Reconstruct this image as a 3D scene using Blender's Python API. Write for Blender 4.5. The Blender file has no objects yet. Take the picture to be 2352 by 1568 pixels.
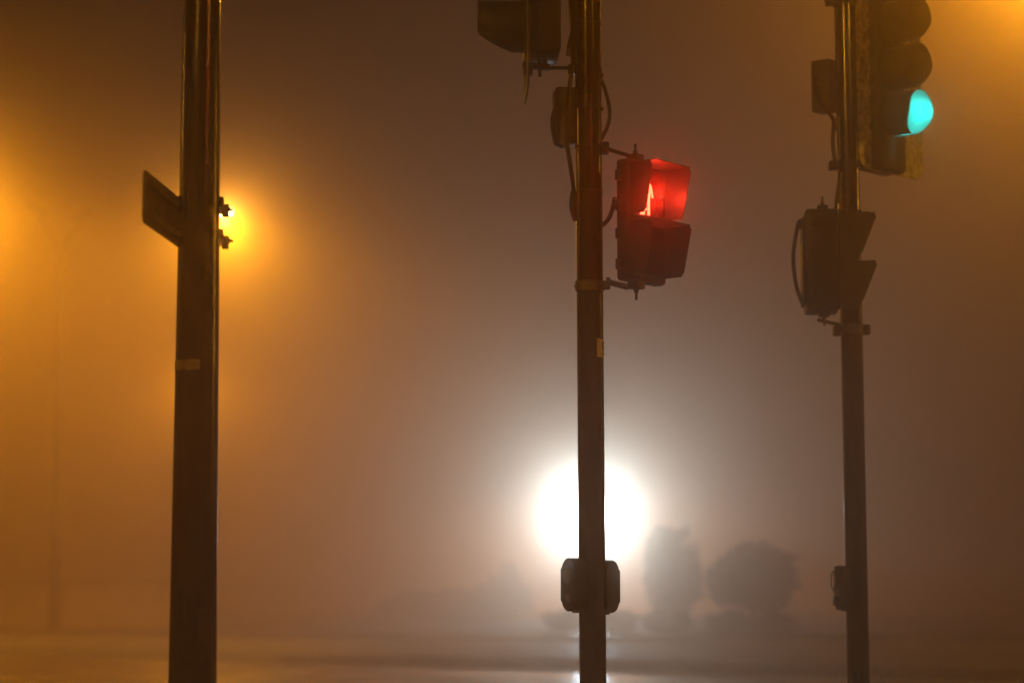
import bpy, bmesh, math, random
from math import sin, cos, tan, atan, atan2, pi, radians, sqrt
from mathutils import Vector, Matrix, noise as mnoise

random.seed(7)
sc = bpy.context.scene
col = sc.collection

# ------------------------------------------------------------------ camera
CAM_H = 1.0
F_PX = 5042.0                      # focal length in pixels of a 2352 px wide picture
PITCH = atan(570.0 / F_PX)
cam_d = bpy.data.cameras.new('camera')
cam_d.sensor_width = 36.0
cam_d.lens = 36.0 * F_PX / 2352.0
cam_d.clip_start = 0.1
cam_d.clip_end = 2000
cam_d.dof.use_dof = True
cam_d.dof.focus_distance = 9.6
cam_d.dof.aperture_fstop = 1.8
cam = bpy.data.objects.new('camera', cam_d)
col.objects.link(cam)
cam.location = (0, 0, CAM_H)
cam.rotation_euler = (pi / 2 + PITCH, 0, 0)
sc.camera = cam

# ------------------------------------------------------------------ world: night sky lit by the town
w = bpy.data.worlds.new('World')
sc.world = w
w.use_nodes = True
bg = w.node_tree.nodes['Background']
bg.inputs['Color'].default_value = (1.0, 0.50, 0.20, 1)
bg.inputs['Strength'].default_value = 0.006

# ------------------------------------------------------------------ exposure / render
sc.view_settings.view_transform = 'Standard'
sc.view_settings.look = 'None'
sc.view_settings.exposure = 0.0
sc.view_settings.gamma = 1.0
sc.render.engine = 'CYCLES'
cy = sc.cycles
cy.use_denoising = True
cy.max_bounces = 8
cy.diffuse_bounces = 3
cy.glossy_bounces = 3
cy.volume_bounces = 4
cy.sample_clamp_indirect = 4.0
cy.sample_clamp_direct = 0.0
cy.caustics_reflective = False
cy.caustics_refractive = False

# lamp strengths (W) and colours
SODIUM = (1.0, 0.43, 0.012)
P_LAMP = 4300.0
P_LAMP_L = 10000.0
P_LAMP_R = 3000.0
P_FAR = 4000.0
P_FAR2 = 56000.0
P_NEAR = 110.0
P_FLOOD = 8000.0
FLOOD_CONE = 60
P_RED = 3.4
P_GREEN = 12.0
FOG_DENSITY = 0.028
FOG_G = 0.975
FOG_G2 = 0.8
FOG_SHARP = 0.5


# ------------------------------------------------------------------ geometry helpers
def at(px, py, Y):
    """world point seen at picture position (2352 px wide) on the plane y = Y"""
    a = (px - 1176.0) / F_PX
    b = -(py - 784.0) / F_PX
    dy = cos(PITCH) - b * sin(PITCH)
    dz = sin(PITCH) + b * cos(PITCH)
    t = Y / dy
    return Vector((a * t, Y, CAM_H + dz * t))


class MB:
    """collects simple shapes into one mesh"""
    def __init__(self):
        self.bm = bmesh.new()

    def _xf(self, verts, M):
        if M is not None:
            for v in verts:
                v.co = M @ v.co

    def box(self, c, s, bevel=0.0, rot=None, seg=2):
        b = bmesh.new()
        bmesh.ops.create_cube(b, size=1.0)
        for v in b.verts:
            v.co = Vector((v.co.x * s[0], v.co.y * s[1], v.co.z * s[2]))
        if bevel > 0:
            bmesh.ops.bevel(b, geom=b.edges[:], offset=bevel, segments=seg, affect='EDGES', profile=0.5)
        M = Matrix.Translation(Vector(c))
        if rot is not None:
            M = M @ rot.to_4x4()
        self._merge(b, M)
        return self

    def _merge(self, b, M=None):
        b.verts.ensure_lookup_table()
        vm = {}
        for v in b.verts:
            vm[v] = self.bm.verts.new(M @ v.co if M is not None else v.co)
        for f in b.faces:
            try:
                self.bm.faces.new([vm[v] for v in f.verts])
            except ValueError:
                pass
        b.free()

    def cyl(self, p0, p1, r0, r1=None, seg=16, cap=True):
        r1 = r0 if r1 is None else r1
        p0 = Vector(p0); p1 = Vector(p1)
        d = (p1 - p0).normalized()
        q = d.to_track_quat('Z', 'Y')
        rings = []
        for p, r in ((p0, r0), (p1, r1)):
            rings.append([self.bm.verts.new(p + q @ Vector((r * cos(2 * pi * i / seg), r * sin(2 * pi * i / seg), 0))) for i in range(seg)])
        for i in range(seg):
            j = (i + 1) % seg
            self.bm.faces.new((rings[0][i], rings[0][j], rings[1][j], rings[1][i]))
        if cap:
            self.bm.faces.new(rings[0][::-1]); self.bm.faces.new(rings[1])
        return self

    def tube(self, pts, r, seg=10, cap=True):
        pts = [Vector(p) for p in pts]
        rs = r if isinstance(r, (list, tuple)) else [r] * len(pts)
        rings = []
        up = None
        for k, p in enumerate(pts):
            d = (pts[min(k + 1, len(pts) - 1)] - pts[max(k - 1, 0)]).normalized()
            if up is None:
                up = d.orthogonal().normalized()
            up = (up - d * up.dot(d)).normalized()
            s = d.cross(up)
            rings.append([self.bm.verts.new(p + rs[k] * (up * cos(2 * pi * i / seg) + s * sin(2 * pi * i / seg))) for i in range(seg)])
        for a, b in zip(rings, rings[1:]):
            for i in range(seg):
                j = (i + 1) % seg
                self.bm.faces.new((a[i], a[j], b[j], b[i]))
        if cap:
            self.bm.faces.new(rings[0][::-1]); self.bm.faces.new(rings[-1])
        return self

    def prism(self, poly, h0, h1, M=None):
        """polygon in local xy, extruded along local z from h0 to h1"""
        n = len(poly)
        a = [self.bm.verts.new(Vector((x, y, h0))) for x, y in poly]
        b = [self.bm.verts.new(Vector((x, y, h1))) for x, y in poly]
        self._xf(a + b, M)
        self.bm.faces.new(a[::-1]); self.bm.faces.new(b)
        for i in range(n):
            j = (i + 1) % n
            self.bm.faces.new((a[i], a[j], b[j], b[i]))
        return self

    def lathe(self, prof, M=None, seg=20):
        rings = []
        for r, z in prof:
            ring = [self.bm.verts.new(Vector((r * cos(2 * pi * i / seg), r * sin(2 * pi * i / seg), z))) for i in range(seg)]
            self._xf(ring, M)
            rings.append(ring)
        for a, b in zip(rings, rings[1:]):
            for i in range(seg):
                j = (i + 1) % seg
                self.bm.faces.new((a[i], a[j], b[j], b[i]))
        return self

    def grid(self, fn, nu, nv, thick=0.0):
        """surface from fn(u, v) with u, v in 0..1"""
        g = [[self.bm.verts.new(fn(i / nu, j / nv)) for j in range(nv + 1)] for i in range(nu + 1)]
        fs = []
        for i in range(nu):
            for j in range(nv):
                fs.append(self.bm.faces.new((g[i][j], g[i + 1][j], g[i + 1][j + 1], g[i][j + 1])))
        if thick:
            bmesh.ops.recalc_face_normals(self.bm, faces=fs)
            bmesh.ops.solidify(self.bm, geom=fs, thickness=thick)
        return self

    def build(self, name, mat, parent=None, loc=None, rotz=None, smooth=True, angle=35):
        bmesh.ops.recalc_face_normals(self.bm, faces=self.bm.faces[:])
        me = bpy.data.meshes.new(name)
        self.bm.to_mesh(me)
        self.bm.free()
        me.materials.append(mat)
        if smooth:
            for p in me.polygons:
                p.use_smooth = True
            try:
                me.set_sharp_from_angle(angle=radians(angle))
            except Exception:
                pass
        o = bpy.data.objects.new(name, me)
        col.objects.link(o)
        if parent:
            o.parent = parent
        if loc is not None:
            o.location = loc
        if rotz is not None:
            o.rotation_euler = (0, 0, rotz)
        return o


def tag(o, label=None, cat=None, group=None, kind=None):
    if label: o['label'] = label
    if cat: o['category'] = cat
    if group: o['group'] = group
    if kind: o['kind'] = kind
    return o


def empty(name, loc, label, cat, group=None, rotz=0):
    o = bpy.data.objects.new(name, None)
    col.objects.link(o)
    o.location = loc
    o.rotation_euler = (0, 0, rotz)
    o.empty_display_size = 0.2
    return tag(o, label, cat, group)


def bez(pts, n=24):
    """smooth curve through points (Catmull-Rom)"""
    pts = [Vector(p) for p in pts]
    P = [pts[0] * 2 - pts[1]] + pts + [pts[-1] * 2 - pts[-2]]
    out = []
    m = len(pts) - 1
    for k in range(m):
        a, b, c, d = P[k], P[k + 1], P[k + 2], P[k + 3]
        steps = max(3, n // m)
        for i in range(steps):
            t = i / steps
            out.append(0.5 * ((2 * b) + (c - a) * t + (2 * a - 5 * b + 4 * c - d) * t * t + (3 * b - a - 3 * c + d) * t ** 3))
    out.append(pts[-1])
    return out


def rrect(w, h, r, seg=6):
    pts = []
    for cx, cy_, a0 in ((w / 2 - r, h / 2 - r, 0), (-w / 2 + r, h / 2 - r, 90), (-w / 2 + r, -h / 2 + r, 180), (w / 2 - r, -h / 2 + r, 270)):
        for i in range(seg + 1):
            a = radians(a0 + 90 * i / seg)
            pts.append((cx + r * cos(a), cy_ + r * sin(a)))
    return pts


# local frame of a signal head: +X is where it faces, so a polygon drawn in (y, z) is extruded along x
YZ = Matrix(((0, 0, 1, 0), (1, 0, 0, 0), (0, 1, 0, 0), (0, 0, 0, 1)))     # (a, b, c) -> (c, a, b)


# ------------------------------------------------------------------ materials
def material(name):
    m = bpy.data.materials.new(name)
    m.use_nodes = True
    nt = m.node_tree
    return m, nt, nt.nodes['Principled BSDF']


def surf(name, c0, c1=None, scale=8.0, rough=(0.3, 0.5), bump=0.0, bscale=80.0, metal=0.0, stretch=None, detail=4.0, bdist=0.002):
    m, nt, b = material(name)
    N = nt.nodes.new; L = nt.links.new
    tc = N('ShaderNodeTexCoord')
    src = tc.outputs['Object']
    if stretch:
        mp = N('ShaderNodeMapping'); mp.inputs['Scale'].default_value = stretch
        L(src, mp.inputs['Vector']); src2 = mp.outputs['Vector']
    else:
        src2 = src
    n1 = N('ShaderNodeTexNoise'); n1.inputs['Scale'].default_value = scale; n1.inputs['Detail'].default_value = detail
    n1.inputs['Roughness'].default_value = 0.62
    L(src2, n1.inputs['Vector'])
    cr = N('ShaderNodeValToRGB')
    cr.color_ramp.elements[0].position = 0.35; cr.color_ramp.elements[1].position = 0.68
    cr.color_ramp.elements[0].color = (*c0, 1); cr.color_ramp.elements[1].color = (*(c1 or c0), 1)
    L(n1.outputs['Fac'], cr.inputs['Fac']); L(cr.outputs['Color'], b.inputs['Base Color'])
    n2 = N('ShaderNodeTexNoise'); n2.inputs['Scale'].default_value = scale * 2.3; n2.inputs['Detail'].default_value = 5
    L(src2, n2.inputs['Vector'])
    mr = N('ShaderNodeMapRange'); mr.inputs['From Min'].default_value = 0.3; mr.inputs['From Max'].default_value = 0.7
    mr.inputs['To Min'].default_value = rough[0]; mr.inputs['To Max'].default_value = rough[1]
    L(n2.outputs['Fac'], mr.inputs['Value']); L(mr.outputs['Result'], b.inputs['Roughness'])
    b.inputs['Metallic'].default_value = metal
    if bump:
        n3 = N('ShaderNodeTexNoise'); n3.inputs['Scale'].default_value = bscale; n3.inputs['Detail'].default_value = 2
        L(src, n3.inputs['Vector'])
        bp = N('ShaderNodeBump'); bp.inputs['Strength'].default_value = bump; bp.inputs['Distance'].default_value = bdist
        L(n3.outputs['Fac'], bp.inputs['Height']); L(bp.outputs['Normal'], b.inputs['Normal'])
    return m


def glow(name, color, strength, base=(0.02, 0.02, 0.02)):
    m, nt, b = material(name)
    b.inputs['Base Color'].default_value = (*base, 1)
    b.inputs['Roughness'].default_value = 0.3
    b.inputs['Emission Color'].default_value = (*color, 1)
    b.inputs['Emission Strength'].default_value = strength
    return m


M_pole_l = surf('black_wet_paint', (0.007, 0.005, 0.004), (0.050, 0.026, 0.016), 9, (0.05, 0.12), 0.8, 260, stretch=(1, 1, 0.35), bdist=0.0006)
M_pole = surf('dark_grey_paint', (0.010, 0.007, 0.005), (0.065, 0.036, 0.022), 9, (0.08, 0.17), 0.5, 150, stretch=(1, 1, 0.3), bdist=0.0005)
M_plastic = surf('black_plastic', (0.004, 0.0035, 0.003), (0.009, 0.0075, 0.006), 9, (0.40, 0.6), 0.2, 220)
M_visor_in = surf('visor_black', (0.018, 0.018, 0.018), (0.030, 0.029, 0.028), 12, (0.4, 0.55), 0.2, 200)
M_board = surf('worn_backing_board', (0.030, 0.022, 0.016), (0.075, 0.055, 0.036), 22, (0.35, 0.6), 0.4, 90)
M_board_lit = surf('board_painted_sheen', (0.06, 0.048, 0.03), (0.62, 0.50, 0.32), 26, (0.26, 0.45), 0.5, 120)  # pale mottled colour carries the lamplight sheen on the green head's board
M_edge = surf('white_reflective_edge', (0.45, 0.42, 0.36), (0.62, 0.58, 0.5), 14, (0.4, 0.6), 0.1, 90)
M_steel = surf('galvanised_steel', (0.10, 0.085, 0.07), (0.20, 0.17, 0.14), 18, (0.4, 0.6), 0.3, 140, metal=0.6)
M_cable = surf('cable_rubber', (0.012, 0.011, 0.010), (0.02, 0.018, 0.016), 30, (0.4, 0.6))
M_boxgrey = surf('grey_box', (0.10, 0.085, 0.065), (0.15, 0.125, 0.095), 10, (0.4, 0.6), 0.2, 60)
M_signback = surf('sign_back_aluminium', (0.055, 0.04, 0.03), (0.10, 0.075, 0.055), 9, (0.4, 0.6), 0.2, 60, metal=0.2)
M_sticker = surf('pale_sticker', (0.16, 0.12, 0.085), (0.30, 0.235, 0.17), 35, (0.6, 0.8), 0.2, 160)
M_label = surf('number_label', (0.60, 0.48, 0.34), (0.70, 0.58, 0.42), 20, (0.5, 0.7))
M_ink = surf('black_ink', (0.02, 0.018, 0.016), (0.03, 0.026, 0.024), 20, (0.5, 0.7))
M_lens_dark = surf('dark_lens', (0.012, 0.012, 0.012), (0.02, 0.02, 0.02), 30, (0.15, 0.25))
M_lens_redoff = surf('red_lens_glass', (0.05, 0.008, 0.006), (0.06, 0.01, 0.008), 30, (0.2, 0.3))
M_man = glow('red_man_lit', (1.0, 0.055, 0.022), 14.0)
M_redlens = glow('red_lens_lit', (1.0, 0.03, 0.015), 50.0)
M_green = glow('green_lens_lit', (0.0, 1.0, 0.86), 1.6)
M_sodium = glow('sodium_lens_lit', (1.0, 0.66, 0.32), 110.0)
M_sodium_far = glow('sodium_lens_dim', (1.0, 0.5, 0.12), 3.0)
M_whitelamp = glow('flood_lens_lit', (0.85, 0.95, 1.0), 120.0)
M_lampglass = surf('unlit_lamp_glass', (0.5, 0.42, 0.3), (0.6, 0.5, 0.36), 10, (0.15, 0.3))
M_lampmetal = surf('lamp_column_paint', (0.14, 0.125, 0.11), (0.22, 0.2, 0.18), 3, (0.18, 0.3), 0.1, 40, stretch=(1, 1, 0.2), metal=0.6)
M_darkcol = surf('dark_lamp_column', (0.02, 0.017, 0.014), (0.04, 0.033, 0.026), 3, (0.12, 0.2), 0.1, 40, stretch=(1, 1, 0.2))
M_asphalt = surf('wet_asphalt', (0.022, 0.020, 0.018), (0.045, 0.040, 0.035), 0.35, (0.07, 0.30), 0.12, 14, detail=7, bdist=0.003, stretch=(1, 1, 1))
M_asphalt_far = surf('damp_asphalt', (0.014, 0.012, 0.010), (0.030, 0.026, 0.022), 0.5, (0.48, 0.70), 0.3, 30, detail=7, bdist=0.004)
M_pave = surf('wet_paving', (0.10, 0.09, 0.08), (0.17, 0.15, 0.13), 1.3, (0.25, 0.5), 0.3, 40, detail=6)
M_kerb = surf('kerb_stone', (0.26, 0.23, 0.20), (0.38, 0.34, 0.30), 3, (0.3, 0.55), 0.3, 40)
M_soil = surf('dark_soil', (0.010, 0.009, 0.006), (0.022, 0.018, 0.012), 1.2, (0.6, 0.9), 0.6, 12)
M_grass = surf('grass_blades', (0.016, 0.022, 0.008), (0.034, 0.040, 0.014), 2.0, (0.45, 0.65))
M_paint = surf('road_paint', (0.5, 0.48, 0.44), (0.75, 0.72, 0.66), 6, (0.3, 0.5))
M_wall = surf('rendered_wall', (0.55, 0.45, 0.33), (0.70, 0.58, 0.44), 1.5, (0.6, 0.85), 0.3, 20)
M_cope = surf('coping_stone', (0.30, 0.26, 0.21), (0.42, 0.36, 0.30), 3, (0.5, 0.7), 0.3, 20)
M_leaf = surf('dark_leaves', (0.020, 0.030, 0.010), (0.055, 0.065, 0.022), 3.0, (0.4, 0.6))
M_leaf_pale = surf('olive_leaves', (0.032, 0.040, 0.016), (0.075, 0.08, 0.032), 3.0, (0.4, 0.6))
M_bark = surf('bark', (0.04, 0.03, 0.02), (0.09, 0.07, 0.05), 12, (0.7, 0.9), 0.7, 30, stretch=(1, 1, 0.25))


# ------------------------------------------------------------------ lights
def lamp_light(name, parent, loc, color, power, radius, aim=None, cone=160, blend=0.3):
    """a lamp's own light: all round, or a beam along aim"""
    ld = bpy.data.lights.new(name, 'SPOT' if aim is not None else 'POINT')
    ld.color = color
    ld.energy = power
    ld.shadow_soft_size = radius
    o = bpy.data.objects.new(name, ld)
    col.objects.link(o)
    o.parent = parent
    o.location = loc
    if aim is not None:
        ld.spot_size = radians(cone)
        ld.spot_blend = blend
        o.rotation_euler = Vector(aim).to_track_quat('-Z', 'Y').to_euler()
    return o


# ------------------------------------------------------------------ the setting: ground, roads, median
ROAD_A = radians(38)
U = Vector((-cos(ROAD_A), sin(ROAD_A), 0))        # along the road, away to the left
NV = Vector((sin(ROAD_A), cos(ROAD_A), 0))        # across the road, away from the camera


def rp(c, s, z=0.0, v=U, n=NV):
    return n * c + v * s + Vector((0, 0, z))


def strip(name, c0, c1, s0, s1, z0, z1, mat, kind='structure', bev=0.0, label=None):
    mb = MB()
    pts = [rp(c0, s0), rp(c1, s0), rp(c1, s1), rp(c0, s1)]
    mb.prism([(p.x, p.y) for p in pts], z0, z1)
    o = mb.build(name, mat, smooth=False)
    tag(o, kind=kind)
    return o


gm = MB(); gm.box((0, 50, -0.17), (290, 250, 0.1))
tag(gm.build('ground', M_soil, smooth=False), kind='structure')
C_NEAR, C_M0, C_M1, C_FAR = 11.0, 24.4, 28.4, 38.3
strip('pavement', -30, C_NEAR, -60, 60, -0.11, 0.0, M_pave)
strip('road', C_NEAR + .13, C_M0 - .13, -75, 95, -0.119, -0.10, M_asphalt)
strip('road', C_M1 + .13, C_FAR - .13, -75, 95, -0.119, -0.10, M_asphalt_far)
strip('median', C_M0, C_M1, -75, 95, -0.115, -0.088, M_soil)
strip('verge', C_FAR, C_FAR + 40, -75, 90, -0.11, 0.0, M_soil)
strip('kerb', C_NEAR, C_NEAR + .13, -75, 95, -0.115, 0.012, M_kerb)
strip('kerb', C_M0 - .13, C_M0, -75, 95, -0.118, -0.080, M_kerb)
strip('kerb', C_M1, C_M1 + .13, -75, 95, -0.118, -0.080, M_kerb)
strip('kerb', C_FAR - .13, C_FAR, -75, 95, -0.115, 0.015, M_kerb)
strip('path', C_FAR + 0.02, C_FAR + 1.9, -75, 90, -0.05, 0.006, M_asphalt)
# road markings: edge lines and lane dashes
mk = MB()
for c in (C_M0 - .55, C_M1 + .55, C_NEAR + .6, C_FAR - .6):
    pts = [rp(c, -70), rp(c + .12, -70), rp(c + .12, 80), rp(c, 80)]
    mk.prism([(p.x, p.y) for p in pts], -0.099, -0.096)
for c in ((C_NEAR + C_M0) / 2, (C_M1 + C_FAR) / 2):
    s = -60
    while s < 70:
        pts = [rp(c, s), rp(c + .12, s), rp(c + .12, s + 2), rp(c, s + 2)]
        mk.prism([(p.x, p.y) for p in pts], -0.099, -0.096)
        s += 6
tag(mk.build('road_markings', M_paint, smooth=False), kind='structure')

# grass of the median and the far verge
gb = bmesh.new()


def blades(c0, c1, s0, s1, n, h, z=0.0):
    for _ in range(n):
        p = rp(random.uniform(c0, c1), random.uniform(s0, s1), z)
        k = mnoise.noise(p * 0.7) * 0.5 + 0.6
        hh = h * random.uniform(0.5, 1.2) * k
        a = random.uniform(0, 2 * pi)
        d = Vector((cos(a), sin(a), 0))
        t = Vector((random.gauss(0, .4), random.gauss(0, .4), 1)) * hh
        wv = d * 0.022
        gb.faces.new((gb.verts.new(p - wv), gb.verts.new(p + wv), gb.verts.new(p + t)))


blades(C_M0 + .05, C_M1 - .05, -20, 24, 26000, 0.05, -.088)
blades(C_FAR + 2, C_FAR + 8, -14, 24, 16000, 0.16)
gme = bpy.data.meshes.new('grass'); gb.to_mesh(gme); gb.free(); gme.materials.append(M_grass)
go = bpy.data.objects.new('grass', gme); col.objects.link(go)
tag(go, 'short dark grass covering the median and the far verge', 'grass', kind='stuff')


# ------------------------------------------------------------------ street lamps
def street_lamp(base, head, label, power, group, cone=178, blend=0.25, lit=True, r=0.09, lens=None):
    """column at base, arm reaching to the lamp head"""
    base = Vector(base); head = Vector(head)
    t = empty('street_lamp', base, label, 'street lamp', group)
    h = head - base
    top = Vector((0, 0, h.z - 0.25))
    c = MB(); c.cyl((0, 0, 0), (0, 0, 1.4), r * 1.5, r * 1.45, 20); c.cyl((0, 0, 1.4), top, r, r * .55, 20)
    c.build('column', M_lampmetal, t)
    a = MB()
    hd = Vector((h.x, h.y, 0)).normalized()
    a.tube(bez([top - Vector((0, 0, .05)), top + hd * .12 + Vector((0, 0, .18)), Vector((h.x, h.y, h.z + .03)) - hd * .3, Vector((h.x, h.y, h.z + .06))], 18), r * .4)
    a.build('arm', M_lampmetal, t)
    ang = atan2(hd.y, hd.x)
    q = Matrix.Translation(h) @ Matrix.Rotation(ang, 4, 'Z')
    hb = MB()
    prof = rrect(.62, .24, .09)
    hb.prism(prof, 0.05, 0.12, q)
    hb.prism(rrect(.46, .18, .07), 0.12, 0.16, q)
    hbo = hb.build('lamp_head', M_lampmetal, t)
    ln = MB()
    ln.prism(rrect(.40, .18, .07), -0.03, 0.048, q)
    ln.build('lamp_lens', (lens or M_sodium) if lit else M_lampglass, hbo)
    if lit:
        lamp_light('lamp_light', t, h + Vector((0, 0, -0.16)), SODIUM, power, 0.10, (0, 0, -1), cone, blend)
    return t


LG = 'street lamps along the road'
# lamp half hidden by the near pole on the left
hA = at(512, 488, 54.0)
street_lamp((at(452, 1400, 54.0).x, 54.0, 0), hA, 'lit orange street lamp glowing just right of the near left pole', P_LAMP, LG, 171, 0.30)
# lamps just outside the frame whose glow fills the left edge and the upper right corner
hB = at(-190, 420, 61.0)
street_lamp((hB.x - 1.4, 60.6, 0), hB, 'tall lit orange street lamp beyond the left edge, in front of the long wall', P_LAMP_L, LG, 168, 0.15)
hC = at(2450, -190, 38.0)
street_lamp((hC.x + 2.0, 40.3, 0), hC, 'tall lit orange street lamp above and beyond the upper right corner, on the far verge', P_LAMP_R, LG)
# two added lamps, kept unseen behind the poles, to give the fog orange glow
hE = at(450, 860, 98.0)
street_lamp((at(440, 1000, 98.0).x, 98.0, 0), hE, 'added distant orange lamp, unseen behind the near left pole, warming the fog', P_FAR, LG, lens=M_sodium_far)
hG = at(1356, 1110, 130.0)
street_lamp((at(1359, 1000, 130.0).x, 130.0, 0), hG, 'added distant orange lamp, unseen behind the middle signal pole, warming the fog', P_FAR2, LG, lens=M_sodium_far)
# lamps on the camera's own pavement: they put the highlights on the near poles
street_lamp((-6.2, -3.0, 0), (-4.9, -2.6, 8.0), 'lit orange street lamp on the pavement behind the viewer, to the left', P_NEAR * 12, LG)
street_lamp((-23.2, 17.0, 0), (-22.0, 17.6, 8.0), 'lit orange street lamp on the near pavement, well beyond the left edge', P_NEAR * 6, LG)
street_lamp((24.6, 17.6, 0), (23.4, 17.4, 6.9), 'lit orange street lamp on the grass median, well beyond the right edge', P_NEAR * 27, LG)
street_lamp((9.4, 1.0, 0), (8.2, 1.2, 7.6), 'lit orange street lamp on the pavement beside the viewer, to the right', P_NEAR * 5.0, LG)

# twin-arm lamp column far left, unlit
YT = 56.5
bT = at(125, 1400, YT); jT = at(138, 590, YT)
t = empty('twin_street_lamp', (bT.x, YT, 0), 'tall thin twin-arm lamp column, unlit, far left in the fog', 'street lamp')
jl = Vector((jT.x - bT.x, 0, jT.z))
c = MB(); c.cyl((0, 0, 0), (0, 0, 1.9), .17, .165, 20); c.cyl((0, 0, 1.9), jl, .125, .085, 20)
c.build('column', M_darkcol, t)
col_c = MB(); col_c.lathe([(.0, -.09), (.09, -.09), (.10, 0), (.085, .1), (0, .12)], Matrix.Translation(jl), 18)
col_c.build('collar', M_steel, t)
for sx, px, py in ((1, 192, 500), (-1, 84, 488)):
    e = at(px, py, YT); el = Vector((e.x - bT.x, 0.1 * sx, e.z))
    a = MB(); a.tube(bez([jl, jl + Vector((.12 * sx, 0, .35)), jl.lerp(el, .6) + Vector((.02 * sx, 0, .12)), el], 18), .04)
    a.build('arm', M_lampmetal, t)
    hq = Matrix.Translation(el) @ Matrix.Rotation(-sx * radians(28), 4, 'Y')
    hb = MB(); hb.prism(rrect(.62, .26, .1), .03, .13, hq); hbo = hb.build('lamp_head', M_lampmetal, t)
    ln = MB(); ln.prism(rrect(.42, .2, .08), -.03, .028, hq); ln.build('lamp_lens', M_lampglass, hbo)

# white flood lamp on a short post behind the middle pole
YF = 78.0
pF = at(1356, 1180, YF)
t = empty('flood_lamp', (pF.x, YF, 0), 'dazzling white flood lamp on a short post directly behind the middle signal pole', 'flood lamp')
c = MB(); c.cyl((0, .25, 0), (0, .25, pF.z - .1), .06, .05, 16); c.box((0, .25, .02), (.3, .3, .04)); c.build('post', M_lampmetal, t)
hb = MB(); hb.box((0, .16, pF.z), (.62, .16, .46), .03); hbo = hb.build('lamp_head', M_lampmetal, t)
ln = MB(); ln.box((0, .07, pF.z), (.54, .03, .38), .01); ln.build('lamp_lens', M_whitelamp, hbo)
lamp_light('flood_light', t, (0, -.25, pF.z), (0.58, 0.83, 1.0), P_FLOOD, 0.2, Vector((0, 0, CAM_H)) - Vector((pF.x, YF, pF.z)), FLOOD_CONE, 1.0)


# ------------------------------------------------------------------ far wall, shrubs and trees
wl = empty('garden_wall', at(250, 1400, 58.5).xy.to_3d(), 'long low pale wall behind the twin-arm lamp column', 'wall')
wb = Vector(wl.location)
mbw = MB(); mbc = MB()
WA = radians(30)
wd = Vector((-cos(WA), sin(WA), 0)); wn = Vector((sin(WA), cos(WA), 0))
for a_, b_ in ((-2.3, 26),):
    p = [wd * a_ , wd * a_ + wn * .22, wd * b_ + wn * .22, wd * b_]
    mbw.prism([(v.x, v.y) for v in p], 0, 1.22)
    p = [wd * (a_ - .03) - wn * .04, wd * (a_ - .03) + wn * .26, wd * (b_ + .03) + wn * .26, wd * (b_ + .03) - wn * .04]
    mbc.prism([(v.x, v.y) for v in p], 1.222, 1.29)
mbw.build('wall', M_wall, wl, smooth=False)
mbc.build('coping', M_cope, wl, smooth=False)


def foliage(mb, centre, rad, n, leaf, squash=1.0, lump=0.30, seed=0):
    rnd = random.Random(seed)
    cx, cy_, cz = centre
    rx, ry, rz = rad
    for _ in range(n):
        while True:
            d = Vector((rnd.gauss(0, 1), rnd.gauss(0, 1), rnd.gauss(0, 1)))
            if d.length > 0.1:
                break
        d.normalize()
        f = 1.0 + lump * (mnoise.noise(d * 2.1 + Vector((seed, 0, 0))) + .6 * mnoise.noise(d * 5.3 + Vector((0, seed, 0))))
        k = rnd.random() ** 0.45
        if rnd.random() < .10:
            k *= 1.0 + .30 * max(0, mnoise.noise(d * 9 + Vector((seed, seed, 0))))
        p = Vector((cx + d.x * rx * f * k, cy_ + d.y * ry * f * k, cz + d.z * rz * f * k))
        if mnoise.noise(p * 2.6 + Vector((seed * 3.1, 0, 0))) < -0.22 and k > .55:
            continue
        s = leaf * rnd.uniform(0.6, 1.4)
        e = Matrix.Rotation(rnd.uniform(0, 6.3), 3, 'Z') @ Matrix.Rotation(rnd.uniform(-1.2, 1.2), 3, 'X')
        a = e @ Vector((s, 0, 0)); b = e @ Vector((0, s * .5, 0))
        mb.bm.faces.new([mb.bm.verts.new(q) for q in (p - a, p - a * .1 + b, p + a, p - a * .1 - b)])


def tree(px, Y, top_py, w_px, trunk_h, label, cat='tree', mat=None, name='tree', n=9000, seed=1, group=None, lobes=None):
    """crown spans from trunk_h up to the height seen at top_py, w_px wide in the picture"""
    b = at(px, 1400, Y)
    ztop = at(px, top_py, Y).z
    rx = w_px / F_PX * Y / 2
    t = empty(name, (b.x, Y, 0), label, cat, group)
    rz = (ztop - trunk_h) / 2
    cz = trunk_h + rz
    tr = MB()
    tr.tube(bez([(0, 0, -.05), (.03, .02, trunk_h * .5), (-.02, 0, trunk_h + rz * .5)], 10), [.11 * (1 - .05 * i) for i in range(11)][:len(bez([(0, 0, -.05), (.03, .02, trunk_h * .5), (-.02, 0, trunk_h + rz * .5)], 10))])
    rnd = random.Random(seed)
    for k in range(7):
        a = rnd.uniform(0, 2 * pi)
        z0 = trunk_h * .8 + rnd.uniform(0, .25) * rz
        tr.tube([(0, 0, z0), (cos(a) * rx * .35, sin(a) * rx * .35, z0 + rz * .5), (cos(a) * rx * .65, sin(a) * rx * .65, cz + rnd.uniform(-.2, .6) * rz)], [.05, .03, .012], 6)
    tr.build('trunk', M_bark, t)
    cr = MB()
    for lx, lz, lrx, lrz, frac in (lobes or [(0, 0, 1, 1, 1)]):
        foliage(cr, (lx * rx, 0, cz + lz * rz), (rx * lrx, rx * lrx, rz * lrz), int(n * frac), .085, seed=seed + int(lx * 10))
    cr.build('crown', mat or M_leaf, t, smooth=False)
    return t


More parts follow.
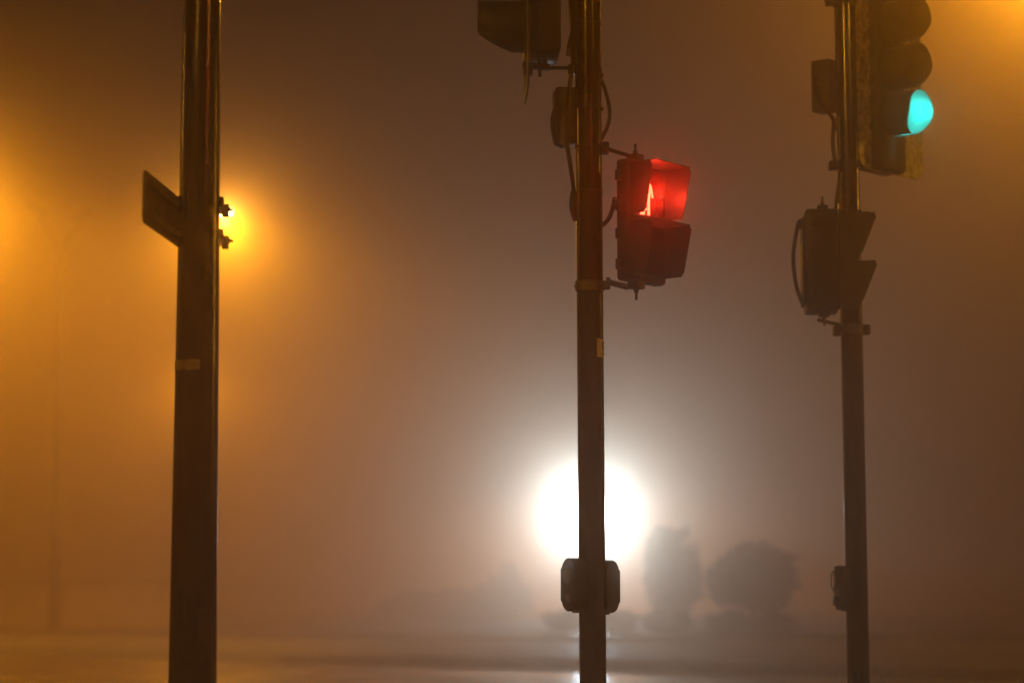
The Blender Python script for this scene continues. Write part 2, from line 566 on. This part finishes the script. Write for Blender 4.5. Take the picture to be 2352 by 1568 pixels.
TG = 'trees and shrubs beyond the far road'
tree(1726, 52.5, 1244, 204, 0.42, 'wide rounded tree crown in the fog, left of the right signal pole', seed=3, n=15000,
     lobes=[(.12, .10, .86, .88, .55), (-.50, -.10, .50, .66, .22), (.30, -.45, .62, .5, .13), (-.2, .35, .5, .5, .10)], group=TG)
tree(1546, 57.0, 1208, 128, 0.30, 'tall narrow pale tree just right of the white glare', mat=M_leaf_pale, seed=5, n=12000, group=TG,
     lobes=[(0, 0, 1.0, 1.0, .75), (.2, -.4, .75, .5, .12), (-.3, -.3, .7, .6, .13)])
tree(1158, 82.0, 1288, 110, 0.05, 'hazy ragged bush left of the white glare', mat=M_leaf_pale, seed=6, n=8000, group=TG, cat='bush', name='bush',
     lobes=[(.2, 0, .6, 1, .35), (-.6, -.25, .6, .75, .3), (.7, -.4, .55, .6, .2), (-.1, -.5, 1.1, .5, .15)])
tree(1000, 86.0, 1345, 230, 0.05, 'faint broad bush between the left pole and the white glare', mat=M_leaf_pale, seed=8, n=8000, group=TG, cat='bush', name='bush',
     lobes=[(-.4, -.15, .6, .85, .4), (.35, 0, .5, 1, .3), (.75, -.4, .4, .6, .15), (-.8, -.5, .4, .5, .15)])


def shrub(px, Y, top_py, w_px, label, seed):
    b = at(px, 1400, Y)
    zt = at(px, top_py, Y).z
    rx = w_px / F_PX * Y / 2
    t = empty('shrub', (b.x, Y, 0), label, 'shrub', TG)
    s = MB()
    rnd = random.Random(seed)
    for k in range(6):
        a = rnd.uniform(0, 2 * pi)
        s.tube([(0, 0, -.03), (cos(a) * rx * .3, sin(a) * rx * .3, zt * .35), (cos(a) * rx * .6, sin(a) * rx * .6, zt * .7)], [.025, .018, .008], 6)
    s.build('stem', M_bark, t)
    f = MB(); foliage(f, (0, 0, zt * .5), (rx, rx * .9, zt * .5), 4200, .07, seed=seed, lump=.22)
    f.build('foliage', M_leaf, t, smooth=False)


shrub(1530, 51, 1399, 110, 'low round shrub under the narrow pale tree', 21)
shrub(1668, 50, 1398, 90, 'small round shrub under the wide rounded tree, on its left side', 22)
shrub(1776, 50, 1404, 110, 'low round shrub under the wide rounded tree, on its right side', 23)
shrub(1420, 53, 1400, 90, 'low shrub just right of the push button box on the middle pole', 24)
shrub(1292, 54, 1398, 90, 'low shrub just left of the middle pole under the glare', 25)


# ------------------------------------------------------------------ near pole on the left, with its sign
YL = 8.0
L0 = at(442, 1568, YL); L1 = at(464.5, 0, YL)
axis_l = (L1 - L0)


def on_axis(p0, p1, z):
    k = (z - p0.z) / (p1.z - p0.z)
    return p0.lerp(p1, k)


baseL = on_axis(L0, L1, 0.0); topL = on_axis(L0, L1, 4.6)
t = empty('lamp_column', baseL, 'thick black tapered pole with a small sign plate, nearest and leftmost', 'pole')
rb = 110 / 2 / F_PX * 7.95; rt = 86 / 2 / F_PX * 8.2


def rL(z):
    return rb + (rt - rb) * (z - L0.z) / (L1.z - L0.z)


c = MB()
c.cyl((0, 0, 0), topL - baseL, rL(0), rL(4.6), 48)
pole_l = c.build('column', M_pole_l, t)
d = MB(); d.lathe([(rL(0) + .03, 0), (rL(0) + .03, .04), (rL(0) + .012, .08), (rL(.1) + .002, .12)], None, 40); d.build('base_collar', M_pole_l, t)


def ring(mb, z, h, r_off, p0=L0, p1=L1, base=baseL, rad=rL, seg=40):
    p = on_axis(p0, p1, z) - base
    r = rad(z)
    mb.lathe([(r - .002, z - h / 2), (r + r_off, z - h / 2), (r + r_off, z + h / 2), (r - .002, z + h / 2)], Matrix.Translation(Vector((p.x, p.y, 0))), seg)


# torn sticker wrapping round the left side
zs = at(430, 838, YL - .05).z
ps = on_axis(L0, L1, zs) - baseL


def stick_fn(u, v):
    a = radians(-192 + 118 * u)
    edge = 0.0035 * mnoise.noise(Vector((u * 9, v * 3, 2)))
    z = zs - ps.z * 0 + (v - .5) * .038 + edge
    if .60 < u < .66:
        z = zs + (v - .5) * .026
    r = rL(zs) + .0012
    return Vector((ps.x + r * cos(a), ps.y + r * sin(a), z))


s = MB(); s.grid(stick_fn, 46, 5, .0006); s.build('torn_sticker', M_sticker, t)

# sign plate tangent to the pole's left side, running away from the camera
zt, zb = 2.443, 2.257
x_near = at(328, 440, 7.455).x - baseL.x
x_pole = at(407, 500, 8.0).x - baseL.x
sl = (x_pole - x_near) / 0.545
ang = atan2(1.0, sl)
Msg = Matrix.Translation(Vector((x_near, 7.455 - baseL.y, (zt + zb) / 2))) @ Matrix.Rotation(ang, 4, 'Z')
plate_poly = [(x + .55, y) for x, y in rrect(1.10, zt - zb, .032)]
sp = MB(); sp.prism(plate_poly, -.002, .002, Msg @ Matrix.Rotation(pi / 2, 4, 'X'))
sign = sp.build('sign_plate', M_signback, t)
ra = MB()
for zz in (.055, -.055):
    ra.box(Vector((.54, -.012, zz)), (.92, .02, .022)); 
for v in ra.bm.verts:
    v.co = Msg @ v.co
ra.build('rail', M_steel, sign)
# clamp brackets that stick out on the right of the pole
for py in (463, 537):
    z = at(510, py, 8.02).z
    p = on_axis(L0, L1, z) - baseL
    b_ = MB()
    ring(b_, z + .002, .022, .0025)
    rr = rL(z)
    q = Matrix.Rotation(radians(6), 3, 'Z')
    b_.box((p.x + rr - .012, p.y + .11, z), (.030, .20, .036), .004, q)
    b_.box((p.x + rr - .004, p.y + .20, z - .004), (.026, .03, .050), .004, q)
    b_.cyl((p.x + rr, p.y + .19, z), (p.x + rr + .026, p.y + .19, z), .0055, seg=10)
    b_.cyl((p.x + rr + .009, p.y + .19, z), (p.x + rr + .015, p.y + .19, z), .010, seg=6)
    b_.build('clamp', M_pole_l, t)


# ------------------------------------------------------------------ signal heads
def visor_round(mb, z, R, L, cut=0.9, seg=40, x0=0.0, thick=.003):
    """round cut-away visor of radius R and length L, open at the front and underneath"""
    def fn(u, v):
        th = radians(-172 + 344 * u)            # 0 at the top
        dn = max(0.0, -cos(th))
        ll = L * (1 - cut * dn ** 1.15)
        return Vector((x0 + ll * v, R * sin(th), z + R * cos(th)))
    mb.grid(fn, seg, 6, thick)


def vehicle_signal(parent, loc, face, lit, board_w=.50, board_h=1.10, board_drop=0.0, label=None, depth=.157, R=.107, sp=.25, L=.184, edge_w=.03, body_w=.27, cut=0.9, body_drop=0.0, board_x=-.022, board_mat=None, board_off=0.0):
    """three round aspects; local origin is the centre of the lowest lens, +X is the way it faces"""
    rz = atan2(face[1], face[0])
    hb = MB()
    h = sp * 3 + .03
    hb.box((-depth / 2 - .006, 0, sp - body_drop / 2), (depth, body_w, h + body_drop), .022)
    for k in range(3):
        hb.cyl((-.012, 0, k * sp), (.006, 0, k * sp), R + .008, R + .006, 36)
        hb.box((-.045, -body_w / 2 - .005, k * sp - .07), (.022, .014, .05), .003)
        hb.box((-.045, -body_w / 2 - .005, k * sp + .07), (.022, .014, .05), .003)
    head = hb.build('vehicle_signal', M_plastic, parent, loc, rz)
    if label:
        head['label'] = label
    bd = MB()
    zb0 = board_drop
    Mb = Matrix.Translation(Vector((board_x, board_off, zb0 + board_h / 2))) @ YZ
    bd.prism(rrect(board_w, board_h, .075), -.003, .003, Mb)
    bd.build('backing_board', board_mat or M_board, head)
    # pale reflective border laid on the board's face
    bo = MB()
    outer = rrect(board_w - .006, board_h - .006, .072, 8); inner = rrect(board_w - .006 - 2 * edge_w, board_h - .006 - 2 * edge_w, .05, 8)
    n = len(outer)
    Mo = Matrix.Translation(Vector((-.0175, 0, zb0 + board_h / 2))) @ YZ
    vo = [bo.bm.verts.new(Mo @ Vector((x, y, 0))) for x, y in outer]; vi = [bo.bm.verts.new(Mo @ Vector((x, y, 0))) for x, y in inner]
    vo2 = [bo.bm.verts.new(Mo @ Vector((x, y, .001))) for x, y in outer]; vi2 = [bo.bm.verts.new(Mo @ Vector((x, y, .001))) for x, y in inner]
    for i in range(n):
        j = (i + 1) % n
        bo.bm.faces.new((vo2[i], vo2[j], vi2[j], vi2[i])); bo.bm.faces.new((vo[i], vi[i], vi[j], vo[j]))
        bo.bm.faces.new((vo[i], vo[j], vo2[j], vo2[i])); bo.bm.faces.new((vi[i], vi2[i], vi2[j], vi[j]))
    if edge_w > .012:
        bo.build('board_border', M_edge, head, smooth=False)
    else:
        bo.bm.free()
    for k in range(3):
        v = MB(); visor_round(v, k * sp, R + .004, L, cut, x0=.004); v.build('visor', M_visor_in, head)
        ln = MB()
        Ml = Matrix.Translation(Vector((.006, 0, k * sp))) @ Matrix.Rotation(pi / 2, 4, 'Y')
        ln.lathe([(R * .97, 0), (R * .8, .009), (R * .5, .015), (R * .2, .018), (.0005, .019)], Ml, 32)
        ln.build('lens', M_green if (lit == 'green' and k == 0) else M_redlens if (lit == 'red' and k == 2) else M_lens_dark, head)
    return head


def ped_signal(parent, loc, face, lit, depth=.07, w=.27, h=.52, Lt=.140, Lb=.098, label=None, near=1.0, near_b=1.0):
    """two square aspects, the red one above; origin is the centre of the front face, +X is the way it faces"""
    rz = atan2(face[1], face[0])
    hb = MB()
    hb.box((-depth / 2, 0, 0), (depth, w, h), .016)
    hb.box((-depth - .006, 0, 0), (.02, w * .8, h * .86), .008)
    for zz in (-.19, -.06, .06, .19):
        hb.box((-depth * .75, -w / 2 - .004, zz), (.024, .014, .045), .003)
    # hubs and pivot bolts at the top and bottom
    for sgn in (1, -1):
        hb.box((-depth * .45, -w * .16, sgn * (h / 2 + .012)), (.055, .055, .034), .004)
        hb.cyl((-depth * .45, -w * .16, sgn * (h / 2 + .02)), (-depth * .45, -w * .16, sgn * (h / 2 + .045)), .011, seg=6)
        hb.cyl((-depth * .45, -w * .16, sgn * (h / 2 + .04)), (-depth * .45, -w * .16, sgn * (h / 2 + .075)), .0055, seg=10)
    head = hb.build('pedestrian_signal', M_plastic, parent, loc, rz)
    if label:
        head['label'] = label
    hv = .224; wv = w * .93
    for k, zc in enumerate((.128, -.122)):
        v = MB()
        T = .004
        zt_, zb_ = zc + hv / 2, zc - hv / 2
        rc = .022
        for sy in (1, -1):
            if sy < 0:
                Lt0, Lb0, Lt, Lb = Lt, Lb, Lt * near, Lb * near_b
            poly = [(0.001, zb_ + .004), (Lb - .015, zb_ - .004 + .008), (Lb, zb_ + .022), (Lt - .002, zt_ - rc), (Lt - .012, zt_ - .004), (0.001, zt_)]
            Ms = Matrix(((1, 0, 0, 0), (0, 0, 1, sy * (wv / 2) - (T if sy > 0 else 0)), (0, 1, 0, 0), (0, 0, 0, 1)))
            v.prism(poly, 0, T, Ms)
            if sy < 0:
                Lt, Lb = Lt0, Lb0
        # roof with rounded shoulders
        v.box((Lt / 2 - .003, 0, zt_ - T / 2), (Lt - .008, wv - .001, T))
        v.box((.006, 0, zb_ + .003), (.012, wv * .9, .006))
        v.build('visor', M_visor_in, head)
        ln = MB(); ln.prism(rrect(wv * .86, hv * .86, .02), .0, .004, Matrix.Translation(Vector((0, 0, zc))) @ YZ)
        ln.build('lens', M_lens_redoff if (k == 0) else M_lens_dark, head)
    if lit:
        zc = .128
        man = MB()
        Mm = Matrix.Translation(Vector((.0045, 0, zc))) @ YZ
        # standing figure: head, trunk with arms, two legs with feet
        y0 = -.012
        man.prism([(y0 + .017 * cos(2 * pi * i / 20), .062 + .017 * sin(2 * pi * i / 20)) for i in range(20)], 0, .002, Mm)
        man.prism([(y0 - .026, .036), (y0 + .026, .036), (y0 + .034, .026), (y0 + .046, -.020), (y0 + .036, -.024), (y0 + .026, .006), (y0 + .022, -.022), (y0 - .022, -.022), (y0 - .026, .006), (y0 - .036, -.024), (y0 - .046, -.020), (y0 - .034, .026)], 0, .002, Mm)
        man.prism([(y0 + .002, -.023), (y0 + .021, -.023), (y0 + .019, -.100), (y0 + .002, -.100)], 0, .002, Mm)
        man.prism([(y0 - .021, -.023), (y0 - .002, -.023), (y0 - .004, -.080), (y0 - .020, -.084)], 0, .002, Mm)
        man.prism([(y0 - .050, -.097), (y0 - .030, -.085), (y0 - .016, -.085), (y0 - .018, -.101), (y0 - .046, -.103)], 0, .002, Mm)
        man.build('red_man', M_man, head)
        lamp_light('red_light', head, (.045, .02, zc - .01), (1.0, .03, .012), P_RED, .02)
    return head


# ------------------------------------------------------------------ middle signal pole
YM = 9.3
M0 = at(1362, 1568, YM); M1 = at(1349.5, 0, YM)
baseM = on_axis(M0, M1, 0); topM = on_axis(M0, M1, 3.75)
RM = 61 / 2 / F_PX * 9.35


def rM(z):
    return RM


tm = empty('signal_pole', baseM, 'middle signal pole with a lit red man, push button boxes and cables', 'traffic light')
c = MB(); c.cyl((0, 0, 0), topM - baseM, RM, RM, 40)
c.lathe([(RM + .001, 0), (RM + .03, 0), (RM + .03, .03), (RM + .004, .05)], None, 32)
c.lathe([(RM, 0), (RM + .004, .0), (RM + .004, .02), (RM * .6, .035), (0.001, .04)], Matrix.Translation(topM - baseM), 32)
c.build('pole', M_pole, tm)


def locM(px, py, Y=YM):
    return at(px, py, Y) - baseM


# pedestrian head, facing right and a little towards the camera
AM = radians(50)
ped_signal(tm, locM(1488, 510, 9.22), (sin(AM), -cos(AM)), True, near=.84, near_b=.86, label='black pedestrian head showing a red standing man')
# bracket arms between pole and head
zt_a = at(1420, 345, YM).z - baseM.z
br = MB()
p1 = locM(1388, 340); p2 = locM(1458, 362, 9.26)
br.tube([p1, p2], .0085, 8)
br.box(locM(1390, 341), (.032, .06, .05), .006)
br.box(locM(1394, 334), (.018, .03, .02), .003)
ring(br, (locM(1355, 338)).z, .012, .003, M0, M1, baseM, rM)
br.build('bracket_arm', M_plastic, tm)
br = MB()
br.tube([locM(1398, 650), locM(1442, 662, 9.26)], .0085, 8)
br.tube([locM(1400, 644), locM(1450, 656, 9.26)], .004, 8)
br.cyl(locM(1397, 650), locM(1397, 637), .009, seg=8)
ring(br, (locM(1355, 657)).z, .040, .006, M0, M1, baseM, rM)
br.box(locM(1392, 655), (.035, .05, .035), .005)
br.cyl(locM(1332, 657), locM(1319, 657), .008, seg=8)
br.box(locM(1352, 658, YM - RM - .008), (.075, .012, .034), .003)
br.build('bracket_clamp', M_steel, tm)

# vehicle head at the upper left, facing left
vh = vehicle_signal(tm, locM(1198, 62, 9.24), (-1.0, -.035), None, board_w=.46, board_h=1.15, board_drop=-.305, edge_w=.03, label='black vehicle signal head facing left, its pale edged board seen edge on')
br = MB()
br.box(locM(1232, 153, 9.24), (.12, .05, .022), .004, Matrix.Rotation(radians(6), 3, 'Y'))
br.box(locM(1213, 162, 9.24), (.04, .05, .045), .004)
br.cyl(locM(1240, 135, 9.24), locM(1240, 177, 9.24), .009, .007, seg=8)
br.box(locM(1252, 145, 9.24), (.022, .03, .03), .003)
br.tube([locM(1250, 156, 9.25), locM(1322, 157)], .008, 8)
br.build('bracket_arm', M_plastic, tm)
br = MB()
ring(br, locM(1350, 166).z, .030, .004, M0, M1, baseM, rM)
br.box(locM(1316, 160), (.045, .05, .035), .005)
br.cyl(locM(1378, 172), locM(1386, 174), .010, .009, seg=10)
br.build('bracket_clamp', M_pole, tm)
for py in (56, 248, 441):
    b_ = MB(); ring(b_, locM(1350, py).z, .009, .003, M0, M1, baseM, rM)
    if py == 248:
        b_.cyl(locM(1380, 250), locM(1386, 252), .010, .008, seg=10)
    b_.build('band', M_plastic, tm)

# black sleeve of another hood behind the pole at the top
sl_ = MB()
outl = [(1307, -60), (1306, 0), (1311, 40), (1312, 60), (1310, 72), (1301, 111), (1312, 115), (1312, 150), (1345, 150), (1345, -60)]
pts3 = [locM(x, y, YM + .07) for x, y in outl]
a = [sl_.bm.verts.new(p) for p in pts3]; b = [sl_.bm.verts.new(p + Vector((0, .13, 0))) for p in pts3]
sl_.bm.faces.new(a); sl_.bm.faces.new(b[::-1])
for i in range(len(a)):
    j = (i + 1) % len(a)
    sl_.bm.faces.new((a[i], b[i], b[j], a[j]))
sl_.build('cable_shroud', M_plastic, tm, smooth=False)

# terminal box behind the pole on its left
bx = MB(); bx.box(locM(1300, 268, YM + .10), (.105, .12, .245), .016, Matrix.Rotation(radians(8), 3, 'Z'))
bx.box(locM(1296, 330, YM + .06), (.045, .05, .03), .004)
bx.build('terminal_box', M_boxgrey, tm)
# cables
for pts, r in (
    ([(1316, 150, 9.22), (1308, 200, 9.2), (1303, 262, 9.2), (1302, 322, 9.2), (1310, 380, 9.2), (1318, 436, 9.23), (1322, 500, 9.24)], .0095),
    ([(1284, 236, 9.3), (1271, 262, 9.28), (1269, 290, 9.28), (1276, 325, 9.28), (1292, 338, 9.3)], .0085),
    ([(1379, 180, 9.34), (1392, 212, 9.34), (1400, 255, 9.34), (1396, 288, 9.34), (1380, 322, 9.34)], .0085),
    ([(1318, 440, 9.24), (1315, 455, 9.23), (1315, 478, 9.23), (1323, 506, 9.26)], .013),
    ([(1380, 520, 9.38), (1396, 505, 9.36), (1407, 480, 9.34), (1412, 455, 9.3)], .010),
):
    cb = MB(); cb.tube(bez([locM(*p) for p in pts], 30), r); cb.build('cable', M_cable, tm)

# number label on the right flank
zn = locM(1378, 801).z
pn = on_axis(M0, M1, zn + baseM.z) - baseM


def cylM(a_deg, z, off):
    a = radians(a_deg)
    return Vector((pn.x + (RM + off) * cos(a), pn.y + (RM + off) * sin(a), z))


s = MB(); s.grid(lambda u, v: cylM(-62 + 92 * u, zn + (v - .5) * .079, .0006), 24, 3, .0004); lab = s.build('number_label', M_label, tm)
dg = MB()


def digit9(u, v):
    # stroke path of a 9: a loop, then the tail curling back
    if u < .62:
        a = radians(20 + 360 * u / .62)
        cx, cz, ra, rzz = 0, .0115, 17.0, .0150
        px_, pz_ = cx + ra * cos(a), cz + rzz * sin(a)
        nx, nz = cos(a), sin(a)
    else:
        k = (u - .62) / .38
        a = radians(20 - 150 * k)
        cx, cz, ra, rzz = 0, -.002, 17.0, .0245
        px_, pz_ = cx + ra * cos(a), cz + rzz * sin(a)
        nx, nz = cos(a), sin(a)
    off = (v - .5)
    return cylM(-13 + px_ + nx * off * 9.5, zn + pz_ + nz * off * .0085, .0016)


def part9(u0, u1, n):
    dg.grid(lambda u, v: digit9(u0 + (u1 - u0) * u, v), n, 1)


part9(0, .6199, 30); part9(.6201, 1, 16)
dg.build('digit_nine', M_ink, lab)


# push button boxes either side of the pole
def button_box(parent, loc, face, label, w=.13, h=.222, dpt=.085, lit=False, mat=None):
    rz = atan2(face[1], face[0])
    b_ = MB()
    b_.prism(rrect(w, h, .045, 8), -dpt / 2, dpt / 2, YZ)
    bmesh.ops.bevel(b_.bm, geom=[e for e in b_.bm.edges if abs(e.verts[0].co.x - e.verts[1].co.x) < 1e-5], offset=.008, segments=2, affect='EDGES')
    for k in range(5):
        b_.box((-.01 + .0, -w * .3 + k * w * .15, -h / 2 - .002), (.012, .010, .010), .002)
    box = b_.build('push_button_box', mat or M_plastic, parent, loc, rz)
    box['label'] = label
    r_ = MB(); r_.lathe([(.0005, dpt / 2 + .010), (.024, dpt / 2 + .010), (.030, dpt / 2 + .006), (.031, dpt / 2 - .001)], Matrix.Translation(Vector((0, 0, .035))) @ Matrix.Rotation(pi / 2, 4, 'Y'), 24)
    r_.build('button', M_boxgrey, box)
    i_ = MB(); i_.lathe([(.0005, dpt / 2 + .004), (.012, dpt / 2 + .004), (.016, dpt / 2 + .002), (.017, dpt / 2 - .001)], Matrix.Translation(Vector((0, 0, -.055))) @ Matrix.Rotation(pi / 2, 4, 'Y'), 20)
    i_.build('indicator', M_boxgrey if lit else M_lens_dark, box)
    return box


button_box(tm, locM(1324, 1342, 9.27), (-.80, -.60), 'push button box on the left side of the pole', w=.10, dpt=.09, lit=True)
button_box(tm, locM(1389, 1346, 9.34), (.75, .66), 'push button box on the right side of the pole', w=.10, dpt=.085)


# ------------------------------------------------------------------ right signal pole
YR = 11.5
R0 = at(1972, 1568, YR); R1 = at(1940.5, 0, YR)
baseR = on_axis(R0, R1, 0); topR = on_axis(R0, R1, 4.15)
RR = 50.5 / 2 / F_PX * 11.5


def rR(z):
    return RR


tr_ = empty('signal_pole', baseR, 'right signal pole with a lit green traffic light and a dark pedestrian head', 'traffic light')
c = MB(); c.cyl((0, 0, 0), topR - baseR, RR, RR, 40)
c.lathe([(RR + .001, 0), (RR + .03, 0), (RR + .03, .03), (RR + .004, .05)], None, 32)
c.lathe([(RR, 0), (RR + .004, .0), (RR + .004, .02), (RR * .6, .035), (0.001, .04)], Matrix.Translation(topR - baseR), 32)
c.build('pole', M_pole, tr_)


def locR(px, py, Y=YR):
    return at(px, py, Y) - baseR


AG = radians(47)
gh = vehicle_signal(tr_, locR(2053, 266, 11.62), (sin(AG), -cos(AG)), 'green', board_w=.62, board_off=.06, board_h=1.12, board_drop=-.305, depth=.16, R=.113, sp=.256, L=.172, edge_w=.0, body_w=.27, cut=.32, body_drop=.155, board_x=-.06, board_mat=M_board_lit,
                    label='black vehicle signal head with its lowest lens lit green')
lamp_light('green_light', gh, (.05, 0, 0), (0.0, 1.0, 0.86), P_GREEN, .03)
# brackets to the green head
br = MB()
ring(br, locR(1950, 380).z, .045, .006, R0, R1, baseR, rR)
br.box(locR(1914, 381), (.05, .06, .045), .006)
br.box(locR(1985, 381, 11.6), (.10, .04, .03), .004)
br.cyl(locR(1912, 372), locR(1912, 368), .009, seg=8)
br.build('bracket_clamp', M_plastic, tr_)
br = MB()
ring(br, locR(1940, 6).z, .045, .006, R0, R1, baseR, rR)
br.box(locR(1907, 4), (.05, .06, .045), .006)
br.box(locR(1898, -2), (.025, .04, .03), .006)
br.box(locR(1975, 4, 11.6), (.10, .04, .03), .004)
br.build('bracket_clamp', M_plastic, tr_)

# square junction box on the pole's left flank, corner towards the camera
bx = MB(); bx.box(locR(1896, 200, 11.5), (.110, .110, .275), .003, Matrix.Rotation(radians(-38), 3, 'Z'))
bx.build('junction_box', M_boxgrey, tr_)
for pts, r in (
    ([(1876, 188, 11.38), (1876, 212, 11.37), (1884, 236, 11.38), (1903, 258, 11.4), (1914, 276, 11.42), (1917, 300, 11.44)], .011),
    ([(1916, 272, 11.46), (1913, 320, 11.46), (1915, 352, 11.46), (1919, 372, 11.46)], .011),
    ([(1932, 395, 11.42), (1926, 430, 11.41), (1921, 470, 11.42), (1920, 500, 11.46)], .010),
    ([(1845, 507, 11.3), (1834, 512, 11.3), (1825, 560, 11.3), (1822, 600, 11.3), (1828, 650, 11.3), (1840, 690, 11.3), (1848, 700, 11.32)], .0105),
):
    cb = MB(); cb.tube(bez([locR(*p) for p in pts], 30), r); cb.build('cable', M_cable, tr_)
gl = MB(); gl.cyl(locR(1845, 506, 11.3), locR(1833, 524, 11.3), .016, .015, 12); gl.build('cable_gland', M_cable, tr_)
cu = MB(); cu.cyl(locR(1876, 180, 11.385), locR(1876, 200, 11.37), .017, .016, 12); cu.build('cable_gland', M_cable, tr_)

# dark pedestrian head seen from the side, in front of the pole
AR = radians(86)
ped_signal(tr_, locR(1924, 602, 11.3), (sin(AR), -cos(AR)), False, depth=.172, w=.26, h=.525, Lt=.194, Lb=.120,
           label='unlit black pedestrian head seen from its side')
br = MB()
br.tube([locR(1880, 735, 11.3), locR(1928, 745, 11.46)], .010, 8)
br.build('bracket_arm', M_plastic, tr_)
br = MB(); br.tube([locR(1890, 482, 11.3), locR(1935, 496, 11.46)], .010, 8)
ring(br, locR(1950, 492).z, .04, .006, R0, R1, baseR, rR)
br.box(locR(1988, 494), (.04, .05, .03), .004)
br.build('bracket_arm', M_plastic, tr_)
br = MB()
ring(br, locR(1955, 757).z, .050, .009, R0, R1, baseR, rR)
br.box(locR(1922, 760, 11.5), (.040, .06, .052), .006)
br.box(locR(1988, 757, 11.5), (.046, .06, .052), .006)
br.box(locR(1930, 746, 11.45), (.03, .03, .02), .004)
br.build('bracket_clamp', M_steel, tr_)
# push button box on the left flank, seen side on
button_box(tr_, locR(1934, 1349, 11.48), (-.985, -.17), 'push button box on the left side of the pole', w=.11, h=.228, dpt=.055)
rg = MB()
rg.lathe([(.047, 0), (.052, 0), (.052, .004), (.047, .004), (.047, 0)], Matrix.Translation(locR(1916.5, 1333, 11.48)) @ Matrix.Rotation(atan2(-.17, -.985), 4, 'Z') @ Matrix.Rotation(pi / 2, 4, 'Y'), 32)
rg.cyl(locR(1920, 1303, 11.48), locR(1916, 1303, 11.48), .006, seg=8)
rg.box(locR(1917.5, 1378, 11.48), (.012, .06, .05), .004)
rg.build('button_guard', M_plastic, tr_)

# ------------------------------------------------------------------ third signal pole, just outside the right edge: its red lamps streak the near poles
tq = empty('signal_pole', (2.15, 4.75, 0), 'signal pole just outside the right edge, showing a red lamp and a red man', 'traffic light')
c = MB(); c.cyl((0, 0, 0), (0, 0, 4.3), RM, RM, 40)
c.lathe([(RM + .001, 0), (RM + .03, 0), (RM + .03, .03), (RM + .004, .05)], None, 32)
c.lathe([(RM, 0), (RM + .004, .0), (RM + .004, .02), (RM * .6, .035), (0.001, .04)], Matrix.Translation((0, 0, 4.3)), 32)
c.build('pole', M_pole, tq)
FQ = (-.69, .72)
vehicle_signal(tq, (.02, .20, 3.42), FQ, 'red', board_w=.46, board_h=1.15, board_drop=-.305, edge_w=.03, label='black vehicle signal head with its top lens lit red')
ped_signal(tq, (-.20, -.02, 2.10), FQ, True, label='black pedestrian head showing a red standing man')
for zz, tip in ((3.2, (.04, .17)), (4.1, (.04, .17)), (1.86, (-.17, -.03)), (2.36, (-.17, -.03))):
    br = MB()
    br.lathe([(RM - .002, zz - .02), (RM + .006, zz - .02), (RM + .006, zz + .02), (RM - .002, zz + .02)], None, 32)
    br.tube([(0, 0, zz), (tip[0], tip[1], zz)], .010, 8)
    br.build('bracket_clamp', M_steel, tq)

# ------------------------------------------------------------------ fog
hz, nt, b = material('fog')
nt.nodes.remove(b)
# fog droplets scatter mostly straight on, with a broad weaker lobe beside it: two even volumes added
lobes = []
for part, g, tint in ((FOG_SHARP, FOG_G, (0.74, 0.90, 1.0)), (1 - FOG_SHARP, FOG_G2, (1.0, 0.50, 0.14))):
    pv = nt.nodes.new('ShaderNodeVolumePrincipled')
    pv.inputs['Color'].default_value = (*tint, 1)
    pv.inputs['Density'].default_value = FOG_DENSITY * part
    pv.inputs['Anisotropy'].default_value = g
    pv.inputs['Density Attribute'].default_value = ''
    pv.inputs['Color Attribute'].default_value = ''
    pv.inputs['Temperature Attribute'].default_value = ''
    lobes.append(pv)
ad = nt.nodes.new('ShaderNodeAddShader')
nt.links.new(lobes[0].outputs['Volume'], ad.inputs[0])
nt.links.new(lobes[1].outputs['Volume'], ad.inputs[1])
nt.links.new(ad.outputs['Shader'], nt.nodes['Material Output'].inputs['Volume'])
hz.cycles.volume_sampling = 'MULTIPLE_IMPORTANCE'
hz.cycles.homogeneous_volume = True
hm = MB(); hm.box((0, 50, 7.0), (300, 260, 16.4))
ho = hm.build('haze', hz, smooth=False)
tag(ho, 'thick night fog filling the whole street', 'fog', kind='stuff')
